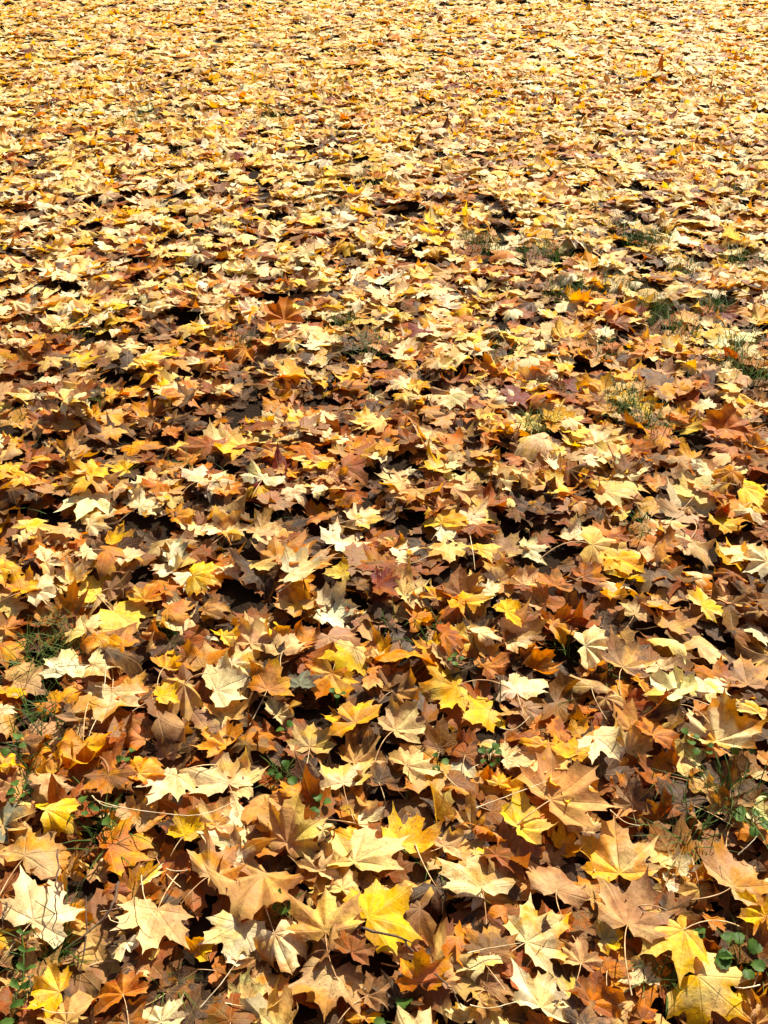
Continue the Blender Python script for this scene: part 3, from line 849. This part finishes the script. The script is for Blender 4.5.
for i in sorted(single-set(marks), key=lambda i: -seen[i]):
    pick = None
    for cand in candidates(i):
        cand = cand.replace('  ', ' ').strip()
        if 4 <= len(cand.split()) <= 16 and cand not in used: pick = cand; break
    labels[i] = pick or cand; used.add(labels[i])

# ------------------------------------------------------------------ build
def stalk_path(L, floor=.002):
    p = np.array(L['stalk']); a = np.array(L['ax'], float); ln = L['sz']*rng.uniform(.4, .8)
    side = np.cross(a, [0, 0, 1]); side /= np.linalg.norm(side)+1e-6
    rise = rng.uniform(-.05, .45); bow = rng.normal(0, .28)
    pts = []
    for t in np.linspace(0, 1, 8):
        q = p + a*ln*t + side*bow*ln*t*t + np.array([0, 0, 1])*ln*(rise*t - (rise+.15)*t*t)
        q[2] = max(q[2], floor+.012)
        pts.append(q)
    return pts

def leaf_attrs(me, Ls):
    T = [L['T'] for L in Ls]
    put_attr(me, 'leaf_color', 'FLOAT_COLOR', np.concatenate([np.tile((*L['c1'], 1), (len(t.t), 1)) for L, t in zip(Ls, T)]))
    put_attr(me, 'leaf_second', 'FLOAT_COLOR', np.concatenate([np.tile((*L['c2'], 1), (len(t.t), 1)) for L, t in zip(Ls, T)]))
    put_attr(me, 'leaf_uv', 'FLOAT_VECTOR', np.concatenate([np.c_[t.xy, t.t] for t in T]))
    put_attr(me, 'leaf_par', 'FLOAT_VECTOR', np.concatenate([np.tile(L['par'], (len(t.t), 1)) for L, t in zip(Ls, T)]))

def build_single(i):
    L = leaves[i]; T = L['T']
    base = np.array([L['V'][:, 0].mean(), L['V'][:, 1].mean(), L['V'][:, 2].min()])
    root = bpy.data.objects.new('maple_leaf', None); C.objects.link(root); root.location = base
    root.empty_display_size = .02
    flat, sizes = T.flat, T.sizes
    h = L['hero']
    if h and 'h' in h['opt']:                       # a torn hole: leave a patch of faces out
        cx, cy = .22, .16; keepf, keeps, fi = [], [], 0
        for s_ in sizes:
            idx = flat[fi:fi+s_]; fi += s_
            m = T.xy[idx].mean(0)
            if np.hypot(m[0]-cx, (m[1]-cy)*1.3) < .075: continue
            keepf += idx.tolist(); keeps.append(s_)
        flat, sizes = np.array(keepf, np.int32), np.array(keeps, np.int32)
    me = mesh_from('blade', L['V']-base, flat, sizes, M_LEAF); leaf_attrs(me, [L])
    link('blade', me, root)
    if not (h and 'n' in h['opt']):
        if (h and 'e' in h['opt']) or rng.uniform() < .38:
            V, Fq = tube(np.array(stalk_path(L))-base, np.linspace(.0007, .0012, 8)*(L['sz']/.12)**.5, 5)
            st = bpy.data.meshes.new('stem'); st.from_pydata(V.tolist(), [], Fq); st.materials.append(M_STEM)
            st.polygons.foreach_set('use_smooth', [True]*len(Fq))
            link('stem', st, root)
    tag(root, labels[i], 'leaf', 'fallen maple leaves')
for i in single:
    if len(labels[i].split()) > 16: print('LONG', len(labels[i].split()), labels[i])
for i in sorted(single): build_single(i)

# everything else lies in one litter object: near rest + middle distance + far
VS, FL, SZ, C1, C2, UV, PAR = [], [], [], [], [], [], []
off = 0
def add_block(V, T, c1, c2, par):
    """V (M,N,3)"""
    global off
    M, n = V.shape[:2]
    VS.append(V.reshape(-1, 3).astype(np.float32))
    FL.append((T.flat[None]+off+np.arange(M)[:, None]*n).ravel().astype(np.int32)); SZ.append(np.tile(T.sizes, M))
    rep = lambda a: np.repeat(np.asarray(a, np.float32), n, axis=0)
    C1.append(rep(c1)); C2.append(rep(c2)); PAR.append(rep(par))
    UV.append(np.tile(np.c_[T.xy, T.t].astype(np.float32), (M, 1)))
    off += M*n
for T in (T_HERO, T_NEAR):
    rest = [L for i, L in enumerate(leaves) if i not in single and L['T'] is T]
    if rest: add_block(np.array([L['V'] for L in rest]), T, np.array([L['c1'] for L in rest]), np.array([L['c2'] for L in rest]), np.array([L['par'] for L in rest]))

def far_leaves(d0, d1, dens, T, w0, w1, tilt, zmax, size=.118, curl=1.2):
    xy = thin_out(scatter(d0, d1, dens, 1.1), .5); n = len(xy)
    f = np.clip((xy[:, 1]-d0)/(d1-d0), 0, 1)
    f = np.clip(f+.25*cells_noise(xy, .9, 5), 0, 1)
    use1 = rng.uniform(0, 1, n) < f
    c1, c2, _ = pick_cols(n, w0); d1_, d2_, _ = pick_cols(n, w1)
    c1 = np.where(use1[:, None], d1_, c1); c2 = np.where(use1[:, None], d2_, c2)
    B, _o = shape(T, rand_shape(n, curl))
    R = rotm(rng.uniform(0, 6.28, n), rng.normal(0, tilt, n), rng.normal(0, tilt, n)+np.where(rng.uniform(0, 1, n) < .35, math.pi, 0))
    sz = np.clip(rng.normal(size, .02, n), .07, .17)
    V = np.einsum('mij,mnj->mni', R, B)*sz[:, None, None]
    z = rng.uniform(.008, zmax, n)+.01*cells_noise(xy, .35, 3)
    V += np.c_[xy, z][:, None]
    V[:, :, 2] = np.maximum(V[:, :, 2], .002)
    par = np.c_[rng.uniform(0, 1, n), np.where(rng.uniform(0, 1, n) < .25, .6, 0), rng.uniform(0, .7, n)]
    add_block(V, T, c1, c2, par)
far_leaves(4.55, 7.2, 90, T_FAR, W_UNDER*.5+W_FAR*.5, W_UNDER*.4+W_FAR*.6, .06, .012, .13)
far_leaves(4.5, 7.2, 320, T_MID, W_FAR*.8+W_MID*.2, W_FAR, .08, .032, .107, .95)
far_leaves(7.1, 10, 290, T_FAR, W_FAR, W_FAR, .075, .034, .12, .75)
far_leaves(9.9, 16, 210, T_TINY, W_FAR, W_FAR, .065, .034, .13, .7)
# crumbs and torn scraps lying on the near pile
xy = scatter(.55, 3.6, 130, .2); n_ = len(xy)
c1_, c2_, _ = pick_cols(n_, W_MID*.6+W_UNDER*.4)
B, _o = shape(T_FAR, rand_shape(n_, 1.6))
R = rotm(rng.uniform(0, 6.28, n_), rng.normal(0, .35, n_), rng.normal(0, .35, n_))
B = B*rng.uniform(.35, 1.0, (n_, 1, 1))*np.array([1., .55, 1.])
V = np.einsum('mij,mnj->mni', R, B)*rng.uniform(.014, .042, n_)[:, None, None]
hz = np.array([HM[int((x-HX0)/CELL), int((y-HY0)/CELL)] for x, y in xy])
V += np.c_[xy, hz*rng.uniform(.55, 1.0, n_)+.002][:, None]
add_block(V, T_FAR, c1_, c2_, np.c_[rng.uniform(0, 1, n_), rng.uniform(0, .6, n_), rng.uniform(.3, .9, n_)])
cat = np.concatenate
me = mesh_from('leaves', cat(VS), cat(FL), cat(SZ), M_LEAF)
C1 = cat(C1); C2 = cat(C2)
put_attr(me, 'leaf_color', 'FLOAT_COLOR', np.c_[C1, np.ones(len(C1))]); put_attr(me, 'leaf_second', 'FLOAT_COLOR', np.c_[C2, np.ones(len(C2))])
put_attr(me, 'leaf_uv', 'FLOAT_VECTOR', cat(UV)); put_attr(me, 'leaf_par', 'FLOAT_VECTOR', cat(PAR))
tag(link('leaves', me), 'thick carpet of yellow, cream and brown maple leaves reaching into the distance', 'leaf litter', None, 'stuff')
print('LITTER verts', len(me.vertices))

def height_at(x, y):
    ix, iy = int((x-HX0)/CELL), int((y-HY0)/CELL)
    return HM[ix, iy] if 0 <= ix < HNX and 0 <= iy < HNY else .04

# ------------------------------------------------------------------ grass and green plants between the leaves
gv, gf = [], []
def blade(x, y, h, lean, az, w, z0=0.):
    b = len(gv); d = np.array([math.sin(az), math.cos(az), 0]); s = np.array([d[1], -d[0], 0])*w
    p = np.array([x, y, z0])
    for t in (0, .4, .75, 1):
        c = p+np.array([0, 0, h*t*(1-.25*lean*t)])+d*h*lean*t*t
        if t < 1: gv.extend([c-s*(1-t*.6), c+s*(1-t*.6)])
        else: gv.append(c)
    gf.extend([(b, b+1, b+3, b+2), (b+2, b+3, b+5, b+4), (b+4, b+5, b+6)])
def clump(px, py, rx, n, h=.07):
    c, mpp = at(px, py, .03)
    for _ in range(int(n*(1.1 if py > 450 else 2.2))):
        a = rng.uniform(0, 6.28); r = 1.25*rx*mpp*math.sqrt(rng.uniform())
        blade(c[0]+r*math.cos(a), c[1]+1.2*r*math.sin(a), (.95 if py > 450 else 1.2)*h*rng.uniform(.6, 1.25), rng.uniform(.2, 1.3), rng.uniform(0, 6.28), rng.uniform(.0010, .0019))
for g in GRASS: clump(*g)
for p in scatter(.8, 9, 10):
    for _ in range(int(rng.integers(2, 9))):
        blade(p[0]+rng.normal(0, .02), p[1]+rng.normal(0, .02), rng.uniform(.04, .085), rng.uniform(.2, 1.2), rng.uniform(0, 6.28), rng.uniform(.001, .0017))
gm = bpy.data.meshes.new('grass'); gm.from_pydata([list(map(float, p)) for p in gv], [], gf); gm.materials.append(M_GRASS)
tag(link('grass', gm), 'thin dark green grass blades poking up through the fallen leaves', 'grass', None, 'stuff')

def scallop_leaf(w, l, lobes=5):
    """small rounded toothed herb leaf, stalk end at origin, tip +Y, cupped"""
    n = 30; V = [(0, .25*l, 0)]; Fs = []
    for k in range(n):
        a = 2*math.pi*k/n
        r = .86+.24*abs(math.cos(1.5*a))+.09*math.cos(11*a)
        x, y = .5*w*r*math.sin(a), .5*l-.5*l*r*math.cos(a)
        V.append((x, max(y, 0), .22*abs(x)-.5*(y-.3*l)**2/l))
    for k in range(n): Fs.append((0, 1+k, 1+(k+1) % n))
    return np.array(V), Fs
def herb(px, py, n, size, label, spread=1., sprig=False, up=.05):
    c, mpp = at(px, py, .04); size *= .68; up *= .75
    z = min(height_at(c[0], c[1]), .05)
    root = bpy.data.objects.new('green_herb', None); C.objects.link(root); root.location = (c[0], c[1], 0); root.empty_display_size = .02
    sv, sf = [], []
    az0 = rng.uniform(0, 6.28)
    if not sprig: n = max(2, round(n*.7)); up *= .55
    for k in range(n):
        if sprig:
            t = k//2/max(1, (n//2-1)); sgn = 1 if k % 2 else -1
            p = np.array([.02*math.sin(3*t), .09*(t-.5)*1.4, z+.012+.02*t]); az = sgn*1.15+.1; s = size*(1.15-.55*t); pit = .25
        else:
            az = az0+k*2.4; rad = spread*size*rng.uniform(.35, 1.1)
            p = np.array([rad*math.sin(az), rad*math.cos(az), z+up*rng.uniform(.25, .8)]); s = size*rng.uniform(.75, 1.2); pit = rng.uniform(-.2, .5)
        V, Fs = scallop_leaf(s*(.55 if sprig else 1), s*(1.1 if sprig else .95), 4)
        R = rotm([az], [pit], [rng.normal(0, .25)])[0]
        m = bpy.data.meshes.new('leaf'); m.from_pydata((V @ R.T+p).tolist(), [], Fs); m.materials.append(M_HERB)
        m.polygons.foreach_set('use_smooth', [True]*len(Fs))
        link('leaf', m, root)
        if not sprig:
            tv, tf = tube(smooth_path([(0, 0, 0), p*np.array([.5, .5, .75]), p], 6), .0009, 4)
            b = len(sv); sv += tv.tolist(); sf += [tuple(q+b for q in f) for f in tf]
    if sprig:
        tv, tf = tube(smooth_path([(0, -.06, z), (.01, -.03, z+.012), (.02*math.sin(1.5), 0, z+.02), (.02*math.sin(3), .06, z+.032)], 10), .0011, 4); sv += tv.tolist(); sf += tf
    m = bpy.data.meshes.new('stem'); m.from_pydata(sv, [], sf); m.materials.append(M_HERB); link('stem', m, root)
    tag(root, label, 'plant', 'green herbs between the leaves')
herb(12, 985, 12, .028, 'feathery green sprig lying beside the lemon yellow leaf', sprig=True)
herb(397, 1016, 4, .034, 'clump of rounded green herb leaves below the small upright orange leaf')
herb(748, 826, 9, .026, 'bushy toothed green herb beside the orange leaf and grass', 1.2)
herb(703, 958, 3, .034, 'broad green herb leaf between the two large yellow leaves', .7)
herb(742, 965, 8, .028, 'sprawling toothed green herb behind the butter yellow leaf', 1.5)
herb(490, 756, 10, .020, 'trailing herb with small green leaves in front of the lemon moth leaf', 1.6)
herb(687, 745, 4, .022, 'two toned small herb at the edge of the cream and gold fan', .9)
herb(740, 752, 7, .022, 'green herb with rounded leaves in front of the cream and gold fan', 1.4)
herb(286, 727, 3, .022, 'single bright green herb leaf in front of a pinkish cream leaf', .4)
herb(337, 697, 4, .018, 'tiny green herb between the amber drooping leaf and golden bird leaf', .7)
herb(457, 667, 5, .019, 'tiny green herb above the long winged yellow leaf', .8)
herb(82, 816, 7, .021, 'green herb under the curved yellow strip leaf', 1.2)
herb(105, 820, 6, .020, 'pale green herb in the dark gap behind the wide orange leaf', 1.2)
herb(128, 762, 4, .019, 'small green herb poking up beside the drooping golden leaf', .8)
herb(284, 772, 6, .022, 'green herb in a gap beside the crowned cream leaf', 1.2)
herb(320, 805, 4, .024, 'green herb in the dark gap beside the upright tan star', .7)
herb(17, 752, 4, .024, 'pale green herb beside the drooping golden leaf and brown curl', .8)
herb(438, 762, 4, .020, 'small green herb beside the smooth tan leaf', .8)
herb(700, 755, 5, .020, 'little green herb over a dark gap near the curled fist leaf', 1.0)
herb(20, 795, 8, .020, 'low green herb clump beyond the greyish leaf', 1.4)
herb(285, 908, 5, .020, 'green herb in a dark gap beside the large blotched apricot leaf', .8)

# ------------------------------------------------------------------ twigs and loose straw
def poly(pts, z):
    out = []
    for q in pts:
        p, _ = at(q[0], q[1], q[2] if len(q) > 2 else z)
        out.append(p)
    return out
def twig(main, shoots, label, r=.0024, mat=None, name='twig', cat='twig', group='dark twigs on the leaves'):
    P = smooth_path(poly(main, .06), 18)
    P = P+rng.normal(0, .0012 if mat is None else .0002, P.shape)
    base = P[0].copy(); n = len(P)
    V, Fq = tube(P-base, np.linspace(r, r*.5, n)*(1+.15*np.sin(np.arange(n)*2.1)), 6)
    m = bpy.data.meshes.new(name); m.from_pydata(V.tolist(), [], Fq); m.materials.append(mat or M_TWIG)
    m.polygons.foreach_set('use_smooth', [True]*len(Fq))
    o = link(name, m); o.location = base
    for sh in shoots:
        Q = smooth_path(poly(sh, .06), 9)
        V, Fq = tube(Q-base, np.linspace(r*.6, r*.3, len(Q)), 5)
        sm = bpy.data.meshes.new('side_shoot'); sm.from_pydata(V.tolist(), [], Fq); sm.materials.append(mat or M_TWIG)
        link('side_shoot', sm, o)
    tag(o, label, cat, group)
twig([(118, 882, .075), (113, 905, .075), (100, 922, .07), (80, 938, .07), (64, 950, .06)], [[(87, 932, .07), (86, 912, .08), (86, 896, .08)], [(86, 936, .07), (83, 958, .06), (79, 972, .05)]],
     'long curved dark brown twig with side shoots in front of the broad cream leaf')
twig([(58, 850, .10), (57, 885, .10), (55, 915, .09), (53, 932, .08)], [[(55, 914, .09), (45, 907, .09), (35, 901, .095)], [(55, 913, .09), (49, 922, .085), (43, 930, .08)]],
     'thin forked black twig standing over the broad cream leaf', .0015)
twig([(352, 926, .075), (372, 931, .075), (398, 937, .07), (410, 948, .065), (420, 958, .06)], [[(398, 937, .07), (404, 939, .07), (412, 943, .068)]], 'knobbly dark twig lying across the vivid yellow leaf', .0026)
twig([(435, 973, .06), (452, 990, .06), (462, 1008, .06)], [[(447, 984, .06), (455, 984, .06), (462, 990, .06)]], 'thin dark twig running from the small upright orange leaf toward the viewer', .0015)
twig([(30, 975, .06), (31, 990, .075), (28, 1006, .06)], [[(31, 990, .075), (33, 985, .08), (36, 980, .08)]], 'short dark twig sticking up through the lemon leaf by the sprig', .0012)
twig([(8, 900, .07), (4, 915, .07), (2, 930, .06)], [[(4, 915, .07), (8, 911, .07), (12, 905, .07)]], 'short dark twig behind the yellow leaf at the frame edge', .0015)
STRAW = [
    ('pale straw curving over the dark gap behind the large blotched apricot leaf', [(108, 915, .07), (112, 921, .07), (124, 923, .07), (130, 915, .08)]),
    ('long pale stalk hanging beneath the narrow folded yellow leaf', [(141, 866, .075), (142, 884, .08), (147, 905, .085), (158, 920, .08)]),
    ('straight straw across dark ground beside the wavy whitish leaf', [(200, 1008, .05), (220, 985, .065), (240, 957, .075)]),
    ('short horizontal straw on the rusty leaf below the wavy whitish leaf', [(225, 1003, .06), (240, 1006, .065), (258, 1007, .065)]),
    ('long thin straw arching behind the tan leaf with straight ribs', [(95, 800, .05), (115, 806, .07), (150, 812, .075), (200, 815, .075), (238, 800, .07)]),
    ('pale curved straw over the dark hollow by the big crinkled brown leaf', [(92, 796, .06), (103, 805, .07), (120, 808, .07)]),
    ('long straw leading from the giant tan leaf to the standing folded yellow leaf', [(476, 808, .06), (505, 797, .07), (540, 784, .075), (560, 777, .075)]),
    ('pale stalk curling in front of the long winged yellow leaf', [(500, 728, .06), (512, 730, .065), (522, 724, .07), (530, 716, .07)]),
    ('fine pale straw on the dark hollow in front of the ivory leaf', [(455, 625, .05), (470, 633, .06), (490, 634, .06)]),
    ('thin straw lying behind the cream and gold fan', [(720, 700, .06), (735, 706, .065), (752, 712, .06)]),
    ('pale straw in the dark gap beside the butter yellow leaf', [(760, 985, .06), (745, 988, .065), (735, 987, .07)]),
    ('thin straw over the dark hollow beneath the curled fist leaf', [(610, 810, .05), (625, 822, .06), (640, 826, .06)]),
    ('pale straw leaning over dark leaves by the orange leaf by the grass', [(738, 855, .06), (748, 846, .075), (757, 836, .085)]),
    ('pale straw pair member hanging under the cream and gold leaf', [(98, 716, .07), (92, 728, .065), (89, 736, .06)]),
    ('straight pale straw standing in front of the cream and gold leaf', [(106, 664, .10), (105, 680, .09), (104, 692, .08)]),
    ('thin straw bridging the hollow behind the cream and gold leaf', [(95, 686, .06), (107, 688, .065), (120, 687, .06)]),
    ('curved straw over a black gap beside the long ivory leaf', [(300, 568, .06), (292, 582, .06), (278, 592, .05)]),
    ('pale straw lying across the gap by the white scoop leaf', [(395, 562, .05), (412, 563, .06), (430, 555, .06)]),
    ('thin pale straw dropping below the white scoop leaf', [(470, 536, .07), (473, 552, .07), (475, 570, .06)]),
    ('pale straw on dark ground between lemon leaf and deep orange leaf', [(30, 1003, .05), (50, 1012, .06), (75, 1013, .06)]),
    ('pale straw crossing the dark hollow beside torn whitish leaf', [(470, 1005, .06), (490, 1008, .065), (520, 1001, .065)]),
    ('straight straw on brown leaves left bare beside the cream leaf flushed gold', [(468, 953, .07), (490, 948, .075), (521, 943, .08)]),
    ('short straw on a rusty leaf beside the freckled yellow leaf', [(166, 869, .07), (176, 871, .07), (188, 870, .065)]),
    ('bent pale straw on dark leaves beside the ragged yellow leaf', [(445, 775, .06), (455, 785, .07), (466, 792, .06)]),
]
for lab, pts in STRAW:
    twig(pts, [], lab, .0011, M_STRAW, 'dry_straw', 'straw', 'loose straws on the leaves')

# ------------------------------------------------------------------ ground, light
gmat, nt = new_mat('soil'); n = N(nt)
tcn = n.add('ShaderNodeTexCoord'); V = tcn.outputs['Object']
sepg = n.add('ShaderNodeSeparateXYZ'); n.set(sepg.inputs[0], V)
soil = n.mix(n.noise(V, 30., 5), (.005, .0035, .0025, 1), (.026, .015, .008, 1))
vr = n.add('ShaderNodeTexVoronoi'); n.set(vr.inputs['Vector'], V); vr.inputs['Scale'].default_value = 9
cr = n.add('ShaderNodeValToRGB'); n.set(cr.inputs[0], vr.outputs['Color'])
cr.color_ramp.elements[0].color = (.25, .13, .05, 1); cr.color_ramp.elements[1].color = (.62, .46, .2, 1)
dist = n.math('SQRT', n.math('ADD', n.math('MULTIPLY', sepg.outputs[0], sepg.outputs[0]), n.math('MULTIPLY', sepg.outputs[1], sepg.outputs[1])))
gcol = n.mix(n.ramp(dist, 11., 15.), soil, cr.outputs[0])      # leaf cover goes on beyond the modelled leaves
gb = n.add('ShaderNodeBump'); gb.inputs['Strength'].default_value = .8; gb.inputs['Distance'].default_value = .01; n.set(gb.inputs['Height'], n.noise(V, 60., 4))
pr = n.add('ShaderNodeBsdfPrincipled'); n.set(pr.inputs['Base Color'], gcol); pr.inputs['Roughness'].default_value = .95; pr.inputs['Specular IOR Level'].default_value = .05; n.set(pr.inputs['Normal'], gb.outputs[0])
out = n.add('ShaderNodeOutputMaterial'); n.set(out.inputs[0], pr.outputs[0])
gme = bpy.data.meshes.new('ground'); gme.from_pydata([(-400, -400, 0), (400, -400, 0), (400, 800, 0), (-400, 800, 0)], [], [(0, 1, 2, 3)]); gme.materials.append(gmat)
tag(link('ground', gme), 'dark soil under the leaf carpet', 'ground', None, 'structure')

SUN_EL, SUN_AZ = math.radians(46), math.radians(28)
S = Vector((math.sin(SUN_AZ)*math.cos(SUN_EL), math.cos(SUN_AZ)*math.cos(SUN_EL), math.sin(SUN_EL)))
sl = bpy.data.lights.new('sun', 'SUN'); so = bpy.data.objects.new('sun', sl); C.objects.link(so)
sl.energy = 5.0; sl.angle = math.radians(.53); sl.color = (1, .92, .75)
so.rotation_euler = (-S).to_track_quat('-Z', 'Y').to_euler(); so.location = S*30
world = bpy.data.worlds.new('World'); scene.world = world; world.use_nodes = True
wn = world.node_tree; bg = wn.nodes['Background']
sky = wn.nodes.new('ShaderNodeTexSky'); sky.sky_type = 'NISHITA'; sky.sun_disc = False; sky.dust_density = 4; sky.ozone_density = .5; sky.sun_elevation = SUN_EL; sky.sun_rotation = SUN_AZ
wn.links.new(sky.outputs[0], bg.inputs[0]); bg.inputs[1].default_value = .05

scene.render.engine = 'CYCLES'
scene.cycles.max_bounces = 4; scene.cycles.diffuse_bounces = 2; scene.cycles.transmission_bounces = 2; scene.cycles.glossy_bounces = 1; scene.cycles.transparent_max_bounces = 4
vs = scene.view_settings; vs.view_transform = 'Standard'; vs.look = 'None'; vs.gamma = 1; vs.exposure = 1.25; vs.use_curve_mapping = False
